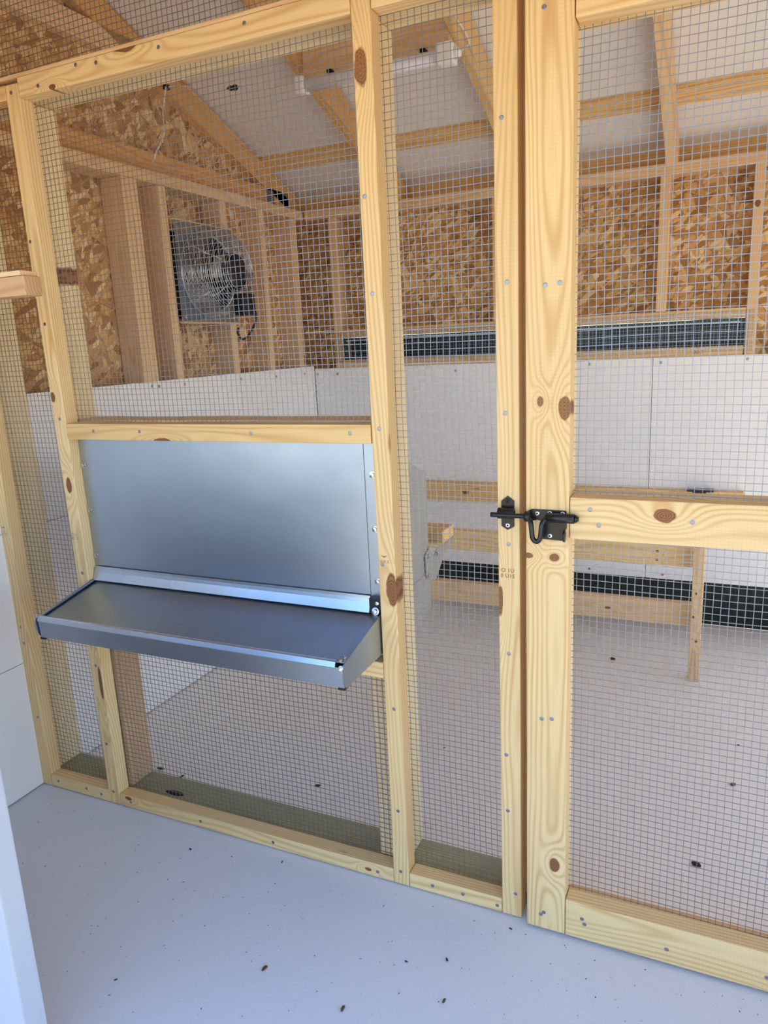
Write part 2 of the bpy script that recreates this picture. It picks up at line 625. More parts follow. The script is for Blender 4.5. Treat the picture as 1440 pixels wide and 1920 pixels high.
# studs of the left wall (double one first)
for (y0, y1, mt) in ((0.612, 0.646, SPRUCE), (0.6475, 0.681, SPRUCE), (0.776, 0.814, SPRUCE), (1.112, 1.150, SPRUCE), (1.368, 1.406, SPRUCE),
                     (1.612, 1.648, SPRUCE), (0.085, 0.120, SPRUCE), (-0.35, -0.312, SPRUCE), (-0.76, -0.722, SPRUCE)):
    st = board('stud', wl, (-1.809, XL, y0, y1, 0.038, 1.7295), 'z', mt)
board('top_plate', wl, (-1.809, XL, -0.89, 1.72, 1.730, 1.768), 'y', SPRUCE)
board('bottom_plate', wl, (-1.809, XL - 0.001, -0.89, 1.72, 0.001, 0.037), 'y', SPRUCE)
# white lap panels over the lower studs, three courses
for (z0, z1) in ((0.004, 0.3735), (0.3755, 0.7405), (0.7425, 1.099)):
    for (y0, y1) in ((YF + 0.002, 1.1292), (1.1312, 1.7195)):
        box('wall_panel', wl, (XL + 0.0005, XL + 0.0065, y0, y1, z0, z1), WHITE, 0.0008)
for (y, z) in ((0.635, 1.085), (0.668, 1.082), (0.80, 1.080), (1.139, 1.076), (1.393, 1.071), (1.629, 1.068)):
    disc('panel_screw', wl, XL + 0.0065, y, z, (1, 0, 0), 0.0055, NAIL)
# gable truss: bottom chord, collar tie, rafters, all against the end wall
tx0, tx1 = -1.810, -1.773
board('truss_chord', wl, (tx0, tx1, -0.89, 1.70, 1.769, 1.845), 'y', ORANGE)
board('collar_tie', wl, (tx0, tx1, -0.20, 1.06, 2.104, 2.172), 'y', SPRUCE)
bm = box_bm(0.075, 0.10, 0.0015)
gp = box('gusset_plate', wl, (tx1, tx1 + 0.0015, 1.515, 1.575, 1.775, 1.835), plain('grey_gusset', (128, 130, 128), 0.6, 0.7))

# ------------------------------------------------------------------ back wall
wb = box('wall_back', None, (-1.83, XR + 0.11, 1.832, 1.845, 0.215, 1.12), WHITE)
setprops(wb, kind='structure')
# openings: vent z 1.12..1.217 and clean-out z .012..0.21, x range below
VX0, VX1, VZ0, VZ1 = -1.567, 0.067, 1.121, 1.218
LX0, LX1, LZ0, LZ1 = -1.25, 1.0, 0.012, 0.211
board('bottom_plate', wb, (XL, LX0 - 0.001, YB + 0.001, YB + 0.087, 0.001, 0.036), 'x', SPRUCE, bevel=0.001)
board('bottom_plate', wb, (LX1 + 0.001, XR, YB + 0.001, YB + 0.087, 0.001, 0.036), 'x', SPRUCE, bevel=0.001)
board('top_plate', wb, (-1.72, XR, YB, YB + 0.089, 1.730, 1.768), 'x', SPRUCE)
sx = [-1.605, -0.238, 0.070]
board('stud', wb, (-1.605, -1.569, YB, YB + 0.089, 0.22, 1.7295), 'z', SPRUCE)
board('stud', wb, (0.069, 0.103, YB, YB + 0.089, 0.22, 1.7295), 'z', SPRUCE, knots=((0.083, 1.60, 0.014, 0.010),))
for x in (0.64, 1.22, 1.71):
    board('stud', wb, (x, x + 0.038, YB, YB + 0.089, 0.22, 1.7295), 'z', SPRUCE)
for x in (-1.43, -0.865, -0.238):
    board('cripple_stud', wb, (x, x + 0.036, YB, YB + 0.089, 1.2535, 1.7295), 'z', SPRUCE)
board('vent_header', wb, (-1.568, 0.068, YB, YB + 0.089, 1.2185, 1.2530), 'x', SPRUCE)
vs = board('vent_sill', wb, (-1.568, 0.066, YB, YB + 0.089, 1.085, 1.1205), 'x', SPRUCE)
for (x0, x1, z0, z1) in ((-1.83, -0.22, 1.2540, 1.766), (-0.2185, 1.02, 1.2540, 1.766), (1.022, XR + 0.1, 1.1, 1.766),
                         (-1.83, -1.569, 1.0, 1.2535), (0.0675, 1.02, 1.0, 1.2535)):
    osb_panel(wb, 'x', x0, x1, z0, z1, YB + 0.089)
bp = board('flap_header', wb, (-1.70, XR, YB + 0.0005, YB + 0.088, LZ1 + 0.001, LZ1 + 0.039), 'x', SPRUCE)
for (x0, x1) in ((-1.7125, -0.2415), (-0.2395, 1.02), (1.022, XR)):
    box('wall_panel', wb, (x0, x1, YB - 0.0065, YB - 0.0005, LZ1, 1.086), WHITE, 0.0008)
box('wall_panel', wb, (-1.7125, LX0, YB - 0.0065, YB - 0.0005, 0.004, LZ1 - 0.001), WHITE, 0.0008)
box('wall_panel', wb, (LX1, XR, YB - 0.0065, YB - 0.0005, 0.004, LZ1 - 0.001), WHITE, 0.0008)
for (x, z) in ((-1.70, 1.061), (-1.596, 1.060), (-1.028, 1.059), (-0.476, 1.069), (-0.212, 1.067), (0.083, 1.071), (-0.462, 0.229), (-0.175, 0.230)):
    disc('panel_screw', wb, x, YB - 0.0065, z, (0, -1, 0), 0.0055, NAIL)


# ------------------------------------------------------------------ green vent flaps behind the openings
def flap(name, x0, x1, z0, z1, label, frame, gap):
    t = empty(name, ((x0 + x1) / 2, YB + 0.10, z0), label, 'vent')
    y = YB + 0.092
    box('flap_panel', t, (x0 - 0.02, x1 + 0.02, y, y + 0.006, z0 - 0.012, z1 - gap), DKGREEN, 0.001)
    if frame:
        box('frame_rail', t, (x0 + 0.001, x1 - 0.001, y - 0.080, y - 0.064, z1 - 0.011, z1 - 0.001), GREEN, 0.001)
        box('frame_rail', t, (x0 + 0.001, x1 - 0.001, y - 0.080, y - 0.064, z0 + 0.001, z0 + 0.009), DKGREEN, 0.001)
        box('frame_stile', t, (x1 - 0.014, x1 - 0.004, y - 0.080, y - 0.064, z0 + 0.010, z1 - 0.012), GREEN, 0.001)
        box('frame_stile', t, (x0 + 0.004, x0 + 0.014, y - 0.080, y - 0.064, z0 + 0.010, z1 - 0.012), GREEN, 0.001)
        s = box('daylight_strip', t, (x0 + 0.015, x1 - 0.015, y - 0.078, y - 0.070, z1 - 0.0165, z1 - 0.0115), WHITEP)  # white strip put in for the daylight showing at the top gap
        s['label'] = 'thin white strip in place of a line of daylight'
    else:
        for x in (-0.9, -0.42, 0.09, 0.15, 0.62):
            box('flap_rib', t, (x, x + 0.006, y - 0.006, y, z0 - 0.002, z1 - 0.01), DKGREEN, 0.001)
    return t


flap('vent_flap', VX0, VX1, VZ0, VZ1, 'long narrow dark green vent high in the back wall, screened by wire', True, 0.004)
flap('vent_flap', LX0, LX1, LZ0, LZ1, 'low dark green clean-out opening along the foot of the back wall', False, 0.004)

# ------------------------------------------------------------------ right and front walls (mostly out of view), openings added to bring daylight in
wr = box('wall_right', None, (XR + 0.09, XR + 0.105, YF - 0.06, 1.83, -0.1, 0.35), WHITE)
setprops(wr, kind='structure')
box('wall_panel', wr, (XR + 0.0, XR + 0.0895, YF, 1.72, 0.002, 0.35), WHITE)
box('wall_panel', wr, (XR + 0.0, XR + 0.105, -0.96, -0.82, 0.351, 1.86), WHITE)
box('wall_panel', wr, (XR + 0.0, XR + 0.105, 0.0, 0.13, 0.351, 1.86), WHITE)
box('wall_panel', wr, (XR + 0.0, XR + 0.105, -0.819, -0.001, 1.62, 1.86), WHITE)
box('wall_panel', wr, (XR + 0.0, XR + 0.105, 1.60, 1.83, 0.351, 1.86), WHITE)
box('wall_panel', wr, (XR + 0.0, XR + 0.105, 0.131, 1.599, 1.62, 1.86), WHITE)
prism('wall_panel', wr, [(-0.95, 1.861), (1.83, 1.861), (YR, 2.35)], 'x', XR + 0.01, XR + 0.09, WHITE, (XR + 0.05, 0.4, 2.0))
wf = box('wall_front', None, (-1.83, -1.70, -0.96, -0.90, -0.1, 1.86), TRIMW, 0.003)
setprops(wf, kind='structure')
box('wall_panel', wf, (0.85, XR + 0.105, -0.96, -0.90, -0.1, 1.86), WHITE)
box('wing_panel', wf, (-1.71, -0.975, -0.66, -0.62, 0.001, 0.80), TRIMW, 0.003)
box('wall_header', wf, (-1.83, XR + 0.105, -0.96, -0.90, 1.861, 1.94), WHITE)

# added slab over the doorway, out of view, holds skylight off the front
box('sky_shade_slab', wf, (-1.83, XR + 0.105, -1.30, -0.97, 1.95, 1.99), WHITE)
# ------------------------------------------------------------------ roof
c_ = bpy.data.objects.new('ceiling', None)
place(c_, Matrix.Translation((0, YR, 2.3)))
setprops(c_, kind='structure')
ang = math.atan(RS)
VT = 0.089 / math.cos(ang)                     # vertical depth of a rafter


def rafter(x0, x1, back, mat, parent=None):
    n = Vector((0, math.sin(ang), math.cos(ang))) if back else Vector((0, -math.sin(ang), math.cos(ang)))
    if back: a, b = Vector((0, YR, roof_z(YR))), Vector((0, 1.93, roof_z(1.93)))
    else: a, b = Vector((0, YR, roof_z(YR))), Vector((0, -1.08, roof_z(-1.08)))
    mid = (a + b) / 2 + n * 0.0445
    d = (b - a)
    L = d.length - 0.004
    d.normalize()
    bm = box_bm(L, x1 - x0, 0.089, 0.002)
    Xv = d
    Yv = Vector((1, 0, 0)) if back else Vector((-1, 0, 0))
    Zv = Xv.cross(Yv)
    M = Matrix((Xv, Yv, Zv)).transposed().to_4x4()
    M.translation = Vector(((x0 + x1) / 2, mid.y, mid.z))
    o = bm_obj('rafter', bm, wood(mat), parent if parent is not None else c_, m=M)
    return o


rafter(-1.810, -1.773, True, ORANGE, wl)
rafter(-1.810, -1.773, False, ORANGE, wl)
for x in (-1.293, -0.763, -0.220, 0.32, 0.86, 1.40):
    rafter(x, x + 0.040, True, ORANGE if x < -0.9 else SPRUCE if x > -0.3 else PINE_DEEP)
    rafter(x, x + 0.040, False, SPRUCE)
board('ridge_board', c_, (-1.77, XR, YR - 0.012, YR + 0.012, roof_z(YR) - 0.03, roof_z(YR) - 0.001 + 0.0), 'x', SPRUCE)


def slope_box(name, y0, y1, h0, h1, x0, x1, mat, back=True, bevel=0.001):
    """box lying in the roof slope, h = height above the rafter underside plane (perpendicular)"""
    n = Vector((0, math.sin(ang), math.cos(ang))) if back else Vector((0, -math.sin(ang), math.cos(ang)))
    p0 = Vector((0, y0, roof_z(y0)))
    p1 = Vector((0, y1, roof_z(y1)))
    mid = (p0 + p1) / 2 + n * (h0 + h1) / 2
    d = (p1 - p0)
    w = d.length
    d.normalize()
    bm = box_bm(x1 - x0, w, h1 - h0, bevel)
    M = Matrix((Vector((1, 0, 0)), d, Vector((1, 0, 0)).cross(d))).transposed().to_4x4()
    M.translation = Vector(((x0 + x1) / 2, mid.y, mid.z))
    return bm_obj(name, bm, mat, c_, m=M)


slope_box('purlin', 1.470, 1.548, 0.0895, 0.112, -1.81, XR + 0.09, wood(PINE_DEEP))
slope_box('purlin', 0.93, 1.00, 0.0895, 0.112, -1.81, XR + 0.09, wood(PINE_DEEP))
slope_box('purlin', 1.815, 1.885, 0.0895, 0.112, -1.81, XR + 0.09, wood(SPRUCE))
for (a, b) in ((-1.84, -0.62), (-0.618, 0.60), (0.602, XR + 0.11)):
    slope_box('roof_panel', 0.40, 1.95, 0.1125, 0.120, a, b, ROOFW)
    slope_box('roof_panel', -1.15, 0.40, 0.1125, 0.120, a, b, ROOFW, back=False)
box('ridge_cap', c_, (-1.84, XR + 0.11, YR - 0.16, YR + 0.13, roof_z(YR) + 0.122, roof_z(YR) + 0.15), WHITE)
board('fascia', c_, (-1.83, XR + 0.1, 1.846, 1.865, 1.70, 1.845), 'x', PINE_DEEP)
bb = board('blocking', c_, (-1.252, -0.764, 0.965, 1.003, 2.022, 2.106), 'x', SPRUCE)


# ------------------------------------------------------------------ wire cloth
def wobble(x, z, seed=0.0):
    v = noise.noise_vector(Vector((x * 3.1 + seed, z * 3.1, seed)))
    w = noise.noise_vector(Vector((x * 11.0 + seed, z * 11.0, 5 + seed)))
    return Vector((v.x * 0.0042 + w.x * 0.0009, v.y * 0.0035, v.z * 0.0045 + w.z * 0.0009))


def wire_cloth(name, parent, x0, x1, z0, z1, y, top=None, pitch=0.0127, r=0.00049, seed=0.0, amp=1.0, step=2, label=None):
    V, F = [], []

    def strand(pts, vertical):
        o = len(V)
        for p in pts:
            if vertical: ds = ((-r, -r, 0), (r, -r, 0), (r, r, 0), (-r, r, 0))
            else: ds = ((0, -r, -r), (0, r, -r), (0, r, r), (0, -r, r))
            for d in ds: V.append((p[0] + d[0] - cx, p[1] + d[1] - y, p[2] + d[2] - cz))
        for i in range(len(pts) - 1):
            for k in range(4):
                a, b = o + i * 4 + k, o + i * 4 + (k + 1) % 4
                F.append((a, b, b + 4, a + 4))
    cx, cz = (x0 + x1) / 2, (z0 + z1) / 2
    nx = int((x1 - x0) / pitch)
    nz = int((z1 - z0) / pitch)
    fx = ((x1 - x0) - nx * pitch) / 2
    for i in range(nx + 1):
        x = x0 + fx + i * pitch
        zt = z1 if top is None else min(z1, top(x))
        n = max(2, int((zt - z0) / (pitch * step)))
        pts = []
        for k in range(n + 1):
            z = z0 + (zt - z0) * k / n
            w = wobble(x, z, seed) * amp
            pts.append((x + w.x, y + w.y - r, z + w.z))
        strand(pts, True)
    for j in range(nz + 1):
        z = z0 + j * pitch
        n = max(2, int((x1 - x0) / (pitch * step)))
        pts = []
        for k in range(n + 1):
            x = x0 + (x1 - x0) * k / n
            w = wobble(x, z, seed) * amp
            pts.append((x + w.x, y + w.y + r, z + w.z))
        strand(pts, False)
    me = mesh_from(name, V, F, WIRE)
    o = place(bpy.data.objects.new(name, me), Matrix.Translation((cx, y, cz)), parent)
    o['kind'] = 'stuff'
    if label: o['label'] = label
    return o


# ------------------------------------------------------------------ partition
pt = empty('mesh_partition', (-1.0, 0.04, 0.0), 'pine-framed wire mesh partition left of the mesh door', 'partition')


def nails(parent, pts, y, n=(0, -1, 0)):
    for (x, z) in pts:
        o = disc('nail', parent, x, y, z, n, 0.0042, NAIL, 0.0008)


FY0, FY1 = 0.0, 0.0375         # furring strips
MY = 0.0395                    # wire plane
SY0, SY1 = 0.0415, 0.128       # studs

pa = board('post', pt, (-1.718, -1.679, FY0, FY1, 0.003, 1.742), 'z', PINE)
nails(pa, [(-1.700, 0.482), (-1.697, 0.436), (-1.692, 0.215), (-1.698, 1.0), (-1.70, 1.4)], FY0)
pb = board('post', pt, (-1.461, -1.423, FY0, FY1, 0.003, 1.775), 'z', PINE, knots=((-1.453, 1.099, 0.013, 0.008), (-1.442, 0.885, 0.022, 0.0095), (-1.432, 0.36, 0.05, 0.006)))
nails(pb, [(-1.444, 1.758), (-1.452, 1.451), (-1.444, 1.268), (-1.441, 1.047), (-1.441, 0.408), (-1.443, 0.182), (-1.443, 0.039), (-1.441, 0.66)], FY0)
pc = board('post', pt, (-0.614, -0.577, FY0, FY1, 0.003, 1.93), 'z', PINE, knots=((-0.600, 1.659, 0.035, 0.0135), (-0.586, 0.700, 0.040, 0.0135)), fine_grid=True)
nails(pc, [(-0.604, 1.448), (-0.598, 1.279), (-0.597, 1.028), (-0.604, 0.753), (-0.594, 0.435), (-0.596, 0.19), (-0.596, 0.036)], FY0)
pd = board('post', pt, (-0.364, -0.323, FY0, FY1, 0.003, 1.93), 'z', PINE, knots=((-0.361, 0.704, 0.032, 0.006),), fine_grid=True)
nails(pd, [(-0.350, 1.539), (-0.343, 1.281), (-0.348, 1.057), (-0.344, 0.815), (-0.345, 0.596), (-0.352, 0.378), (-0.350, 0.252), (-0.335, 0.059)], FY0)
# horizontal strips
ta = board('rail', pt, (-1.422, -0.615, FY0, FY1, 1.744, 1.7845), 'x', PINE, knots=((-1.322, 1.749, 0.011, 0.006), (-1.115, 1.786, 0.030, 0.010)))
nails(ta, [(-1.362, 1.758), (-1.249, 1.778), (-1.194, 1.772), (-1.032, 1.770), (-0.831, 1.772)], FY0)
board('rail', pt, (-1.80, -1.462, FY0, FY1, 1.746, 1.776), 'x', PINE_DEEP)
board('rail', pt, (-1.80, -0.6155, FY0 + 0.001, FY1, 1.7850, 1.793), 'x', SPRUCE)
board('rail', pt, (-0.576, -0.365, FY0, FY1, 1.744, 1.792), 'x', PINE)
tm = board('rail', pt, (-1.4225, -0.616, FY0 - 0.002, FY1, 0.998, 1.036), 'x', PINE_DEEP, knots=((-1.133, 0.999, 0.026, 0.006),))
nails(tm, [(-1.336, 1.019), (-1.196, 1.019), (-0.894, 1.017), (-0.660, 1.019)], FY0 - 0.002)
tb1 = board('rail', pt, (-1.678, -1.462, FY0, FY1, 0.003, 0.037), 'x', PINE)
nails(tb1, [(-1.651, 0.024), (-1.544, 0.025), (-1.49, 0.02)], FY0)
tb2 = board('rail', pt, (-1.422, -0.615, FY0, FY1, 0.003, 0.037), 'x', PINE, knots=((-0.678, 0.018, 0.009, 0.005), (-1.392, 0.03, 0.012, 0.006)))
nails(tb2, [(-1.385, 0.020), (-1.153, 0.021), (-0.935, 0.019), (-0.654, 0.018)], FY0)
tb3 = board('rail', pt, (-0.576, -0.365, FY0, FY1, 0.003, 0.037), 'x', PINE)
nails(tb3, [(-0.521, 0.022), (-0.451, 0.022), (-0.375, 0.018)], FY0)
tn = board('rail', pt, (-1.4225, -0.6155, FY0 + 0.002, FY1, 0.500, 0.536), 'x', PINE)
# studs behind the wire
board('stud', pt, (-1.7115, -1.693, SY0, SY1, 0.033, 1.753), 'z', PALE)
board('stud', pt, (-1.489, -1.4535, SY0, SY1, 0.033, 1.753), 'z', PALE, knots=((-1.46, 1.38, 0.03, 0.01),))
board('stud', pt, (-0.629, -0.5925, SY0, SY1, 0.033, 1.753), 'z', PALE)
board('stud', pt, (-0.362, -0.3215, SY0, SY1, 0.033, 1.90), 'z', SPRUCE)
board('jack_stud', pt, (-1.4525, -1.4165, SY0, SY1, 0.033, 0.520), 'z', BROWN)
board('jack_stud', pt, (-0.665, -0.6300, SY0, SY1, 0.033, 0.505), 'z', SPRUCE, fine_grid=True)
board('header', pt, (-1.80, -0.3635, SY0, SY1, 1.7545, 1.792), 'x', PALE)
board('sill_plate', pt, (-1.7115, -0.3215, SY0, 0.127, 0.001, 0.032), 'x', GREENISH)
board('cross_rail', pt, (-1.4525, -0.630, SY0, SY1, 1.000, 1.0395), 'x', SPRUCE)
bm = lathe_bm([(0, 0.0), (0.0005, 0.011), (0.0, 0.013)], (0, 0, 0), (0, 0, 1), 14)
bmesh.ops.scale(bm, vec=(2.4, 0.75, 1), verts=bm.verts[:])
bmesh.ops.translate(bm, verts=bm.verts[:], vec=(-1.285, 0.062, 0.0322))
kh = bm_obj('knot_hole', bm, HOLE, pt, (-1.285, 0.062, 0.0322))
# wire cloth, one piece per bay
wire_cloth('wire_mesh', pt, -1.716, -0.580, 1.037, 1.80, MY, seed=1.3)
wire_cloth('wire_mesh', pt, -1.716, -1.426, 0.004, 1.036, MY, seed=2.9)
wire_cloth('wire_mesh', pt, -1.452, -0.600, 0.004, 0.535, MY, seed=4.1)
wire_cloth('wire_mesh', pt, -0.605, -0.330, 0.004, 1.80, MY, seed=6.2)
wire_cloth('wire_mesh', pt, -1.760, 0.90, 1.802, 2.175, MY, seed=8.8, amp=1.6)


# lumber grade stamps: a winged mark over a line of small characters
def flat_poly(name, parent, poly, y, mat):
    bm = bmesh.new()
    bm.faces.new([bm.verts.new((p[0], y, p[1])) for p in poly])
    c = poly[0]
    return bm_obj(name, bm, mat, parent, (c[0], y, c[1]))


def text_obj(name, parent, body, x, z, size, y, mat, align='LEFT'):
    cu = bpy.data.curves.new(name, 'FONT')
    cu.body = body
    cu.size = size
    cu.extrude = 0.0
    cu.align_x = align
    cu.resolution_u = 2
    cu.materials.append(mat)
    tmp = bpy.data.objects.new(name, cu)
    COL.objects.link(tmp)
    bpy.context.view_layer.update()
    dg = bpy.context.evaluated_depsgraph_get()
    me = bpy.data.meshes.new_from_object(tmp.evaluated_get(dg))
    bpy.data.objects.remove(tmp)
    bpy.data.curves.remove(cu)
    me.materials.clear()
    me.materials.append(mat)
    o = bpy.data.objects.new(name, me)
    M = Matrix.Translation((x, y, z)) @ Matrix.Rotation(math.pi / 2, 4, 'X')
    return place(o, M, parent)


def stamp(parent, x, z, y, body, w=0.014):
    s = w / 0.014
    poly = [(-7, 3), (-5.5, 2.6), (-3, 1.2), (-1.3, 0.8), (-0.6, 1.7), (0.3, 1.8), (1.2, 0.9), (3, 1.2), (5.5, 2.6), (7, 3), (5, 0.6), (3, -0.6), (1, -1.0), (0.2, -2.2), (-0.8, -1.2), (-3, -0.6), (-5, 0.6)]
    flat_poly('grade_stamp', parent, [(x + p[0] * 0.001 * s, z + 0.012 + p[1] * 0.001 * s) for p in poly], y - 0.0004, INK)
    text_obj('stamp_text', parent, body, x, z - 0.001, 0.0085 * s, y - 0.0004, INK, 'CENTER')


stamp(pa, -1.702, 0.750, FY0, 'G\n171 Z', 0.013)
stamp(pc, -0.600, 0.758, FY0, '1U5 2', 0.013)
text_obj('grade_stamp', pb, 'G U\n001 Z', -1.449, 0.757, 0.010, FY0 - 0.0004, INK, 'CENTER')
text_obj('grade_stamp', pd, 'O 1U\n0 U15', -0.346, 0.760, 0.011, FY0 - 0.0004, INK, 'CENTER')
text_obj('grade_stamp', vs, 'G\nUC Z', -0.085, 1.112, 0.016, YB - 0.0006, INK, 'CENTER')

# latch keeper on the post beside the door
kp = prism('latch_keeper', pt, [(-0.3565, 0.897), (-0.3445, 0.907), (-0.3325, 0.898), (-0.3325, 0.8495), (-0.3450, 0.8425), (-0.3565, 0.8495)], 'y', -0.0028, -0.0003, BLACK, (-0.3445, -0.0028, 0.873), 0.0006)
kp['label'] = 'black steel latch keeper with hexagonal plate'
bm = lathe_bm([(-0.0145, 0.0062), (-0.0145, 0.0102), (0.0145, 0.0102), (0.0145, 0.0062), (-0.0145, 0.0062)], (-0.3445, -0.0135, 0.8765), (1, 0, 0), 24)
bm_obj('keeper_loop', bm, BLACK, kp, (-0.3445, -0.0135, 0.8765), True)
for z in (0.8975, 0.8515):
    disc('screw', kp, -0.3445, -0.0030, z, (0, -1, 0), 0.0042, BLACKP if z > 0.87 else ZINC, 0.0012, 14)
    disc('screw_slot', kp, -0.3445, -0.0043, z, (0, -1, 0), 0.0018, HOLE, 0.0003, 8)

# ------------------------------------------------------------------ mesh door
dr = empty('mesh_door', (0.15, 0.02, 0.0), 'pine-framed wire mesh door with a black slide latch', 'door')
DY0, DY1 = -0.016, 0.0225
DM, DS0, DS1 = 0.0245, 0.0265, 0.064
e = board('stile', dr, (-0.3075, -0.2310, DY0, DY1, 0.008, 1.90), 'z', PINE, knots=((-0.282, 1.078, 0.010, 0.006), (-0.240, 1.067, 0.022, 0.012), (-0.252, 0.164, 0.017, 0.011), (-0.256, 0.801, 0.008, 0.010), (-0.304, 0.801, 0.006, 0.010)), fine_grid=True)
nails(e, [(-0.277, 1.679), (-0.274, 1.27), (-0.250, 1.272), (-0.278, 0.479), (-0.259, 0.482), (-0.279, 0.041), (-0.273, 0.047)], DY0)
board('stile', dr, (0.470, 0.546, DY0, DY1, 0.008, 1.90), 'z', PINE, fine_grid=True)
board('rail', dr, (-0.2295, 0.469, DY0, DY1, 1.655, 1.731), 'x', PINE, fine_grid=True)
dm = board('rail', dr, (-0.2300, 0.469, DY0, DY1, 0.837, 0.912), 'x', PINE, knots=((-0.074, 0.887, 0.020, 0.013),), fine_grid=True)
nails(dm, [(-0.195, 0.892), (-0.180, 0.865), (-0.031, 0.879), (0.3, 0.88)], DY0)
db = board('rail', dr, (-0.2300, 0.469, DY0, DY1, 0.008, 0.090), 'x', PINE, fine_grid=True)
nails(db, [(-0.197, 0.056), (-0.192, 0.045), (-0.039, 0.040), (0.131, 0.039)], DY0)
wire_cloth('wire_mesh', dr, -0.300, 0.540, 0.012, 1.74, DM, seed=11.5)
board('inner_stile', dr, (-0.3065, -0.2350, DS0, DS1, 0.010, 1.90), 'z', PALE)
board('inner_stile', dr, (0.475, 0.545, DS0, DS1, 0.010, 1.90), 'z', PALE)
board('inner_rail', dr, (-0.2345, 0.4745, DS0, DS1, 1.662, 1.733), 'x', PINE)
board('inner_rail', dr, (-0.2345, 0.4745, DS0, DS1, 0.840, 0.912), 'x', PALE)
board('inner_rail', dr, (-0.2345, 0.4745, DS0, DS1, 0.010, 0.066), 'x', SPRUCE)
# post on the hinge side, out of view
board('post', pt, (0.556, 0.60, FY0, SY1, 0.003, 1.90), 'z', PINE)
board('post', pt, (1.70, 1.745, FY0, SY1, 0.003, 1.90), 'z', PINE)
# slide latch on the stile
LY = DY0
lp = prism('latch_plate', dr, [(-0.3065, 0.8755), (-0.3040, 0.8840), (-0.2960, 0.8885), (-0.2360, 0.8880), (-0.2345, 0.8800), (-0.2345, 0.8560), (-0.2385, 0.8520), (-0.2385, 0.8330), (-0.2790, 0.8345), (-0.2760, 0.8500), (-0.2730, 0.8600), (-0.2770, 0.8680), (-0.2860, 0.8700), (-0.2980, 0.8660)],
           'y', LY - 0.0030, LY - 0.0003, BLACK, (-0.27, LY, 0.86), 0.0006)
lp['label'] = 'black steel latch plate'
for (x, z) in ((-0.286, 0.881), (-0.264, 0.8825), (-0.2415, 0.8825), (-0.2635, 0.8410)):
    disc('screw', lp, x, LY - 0.0032, z, (0, -1, 0), 0.0040, ZINC, 0.0012, 14)
    disc('screw_slot', lp, x - 0.0006, LY - 0.0044, z, (0, -1, 0), 0.0020, HOLE, 0.0003, 8)
bm = lathe_bm([(-0.0245, 0.0050), (-0.0245, 0.0086), (0.0245, 0.0086), (0.0245, 0.0050), (-0.0245, 0.0050)], (-0.2440, LY - 0.0115, 0.8765), (1, 0, 0), 24)
bs = bm_obj('barrel', bm, BLACK, lp, (-0.2440, LY - 0.0115, 0.8765), True)
bm = lathe_bm([(-0.0045, 0.0050), (-0.0045, 0.0095), (0.0045, 0.0095), (0.0045, 0.0050), (-0.0045, 0.0050)], (-0.3020, LY - 0.0115, 0.8765), (1, 0, 0), 24)
bm_obj('barrel', bm, BLACK, lp, (-0.3020, LY - 0.0115, 0.8765), True)
yb = LY - 0.0115
ctrl = [(-0.369, yb, 0.8765), (-0.340, yb, 0.8765), (-0.310, yb, 0.8765), (-0.3035, yb - 0.001, 0.876), (-0.2975, yb - 0.005, 0.8725), (-0.2935, yb - 0.009, 0.865),
        (-0.2915, yb - 0.011, 0.850), (-0.2895, yb - 0.012, 0.840), (-0.2835, yb - 0.012, 0.8345), (-0.2775, yb - 0.012, 0.8390), (-0.2755, yb - 0.011, 0.850),
        (-0.2745, yb - 0.009, 0.864), (-0.2705, yb - 0.005, 0.8725), (-0.2640, yb - 0.001, 0.876), (-0.256, yb, 0.8765), (-0.235, yb, 0.8765), (-0.2125, yb, 0.8765)]
multi_tube('latch_bolt', dr, [(smooth_pts(ctrl, 6), 0.0045)], BLACK, (-0.29, yb, 0.8765), 14)
bm = lathe_bm([(0, 0.0046), (0, 0.0068), (0.004, 0.0068), (0.004, 0.0046), (0.0, 0.0046)], (-0.2195, yb, 0.8765), (1, 0, 0), 20)
bm_obj('bolt_collar', bm, BLACK, lp, (-0.2195, yb, 0.8765), True)
bm = lathe_bm([(0, 0), (0, 0.0085), (0.003, 0.0085), (0.003, 0.0)], (-0.2390, LY - 0.0075, 0.8430), (1, 0, 0), 18)
bmesh.ops.scale(bm, vec=(1, 1, 1.25), verts=bm.verts[:], space=Matrix.Translation((0.2390, -(LY - 0.0075), -0.8430)))
bm_obj('plate_lug', bm, BLACK, lp, (-0.239, LY - 0.0075, 0.843), True)

# ------------------------------------------------------------------ wire screen over the vent
ws = wire_cloth('vent_screen', wb, -1.602, 0.098, 1.101, 1.243, YB - 0.0022, r=0.0005, seed=15.0, amp=0.8, step=3)
ws['label'] = 'fine wire screen stapled over the vent'

# ------------------------------------------------------------------ nest box
nb = empty('nest_box', (-1.02, 0.03, 0.55), 'galvanized steel nest box with an egg tray, set through the partition', 'nest box')
fp = box('front_panel', nb, (-1.405, -0.648, 0.0265, 0.0280, 0.676, 0.997), GALV)
# side flanges carrying the screws
for (x0, x1) in ((-1.4215, -1.4045), (-0.6475, -0.6165)):
    box('flange', nb, (x0, x1, 0.0285, 0.0300, 0.640, 0.997), GALV)
for (x, z) in ((-1.4145, 0.931), (-1.4145, 0.816), (-1.4145, 0.701), (-0.630, 0.931), (-0.630, 0.818), (-0.630, 0.705)):
    bm = lathe_bm([(0, 0.0075), (0.001, 0.0075), (0.0012, 0.0052), (0.0045, 0.0048), (0.0052, 0.0)], (x, 0.0283, z), (0, -1, 0), 12)
    bm_obj('bolt', bm, ZINC, nb, (x, 0.0283, z))
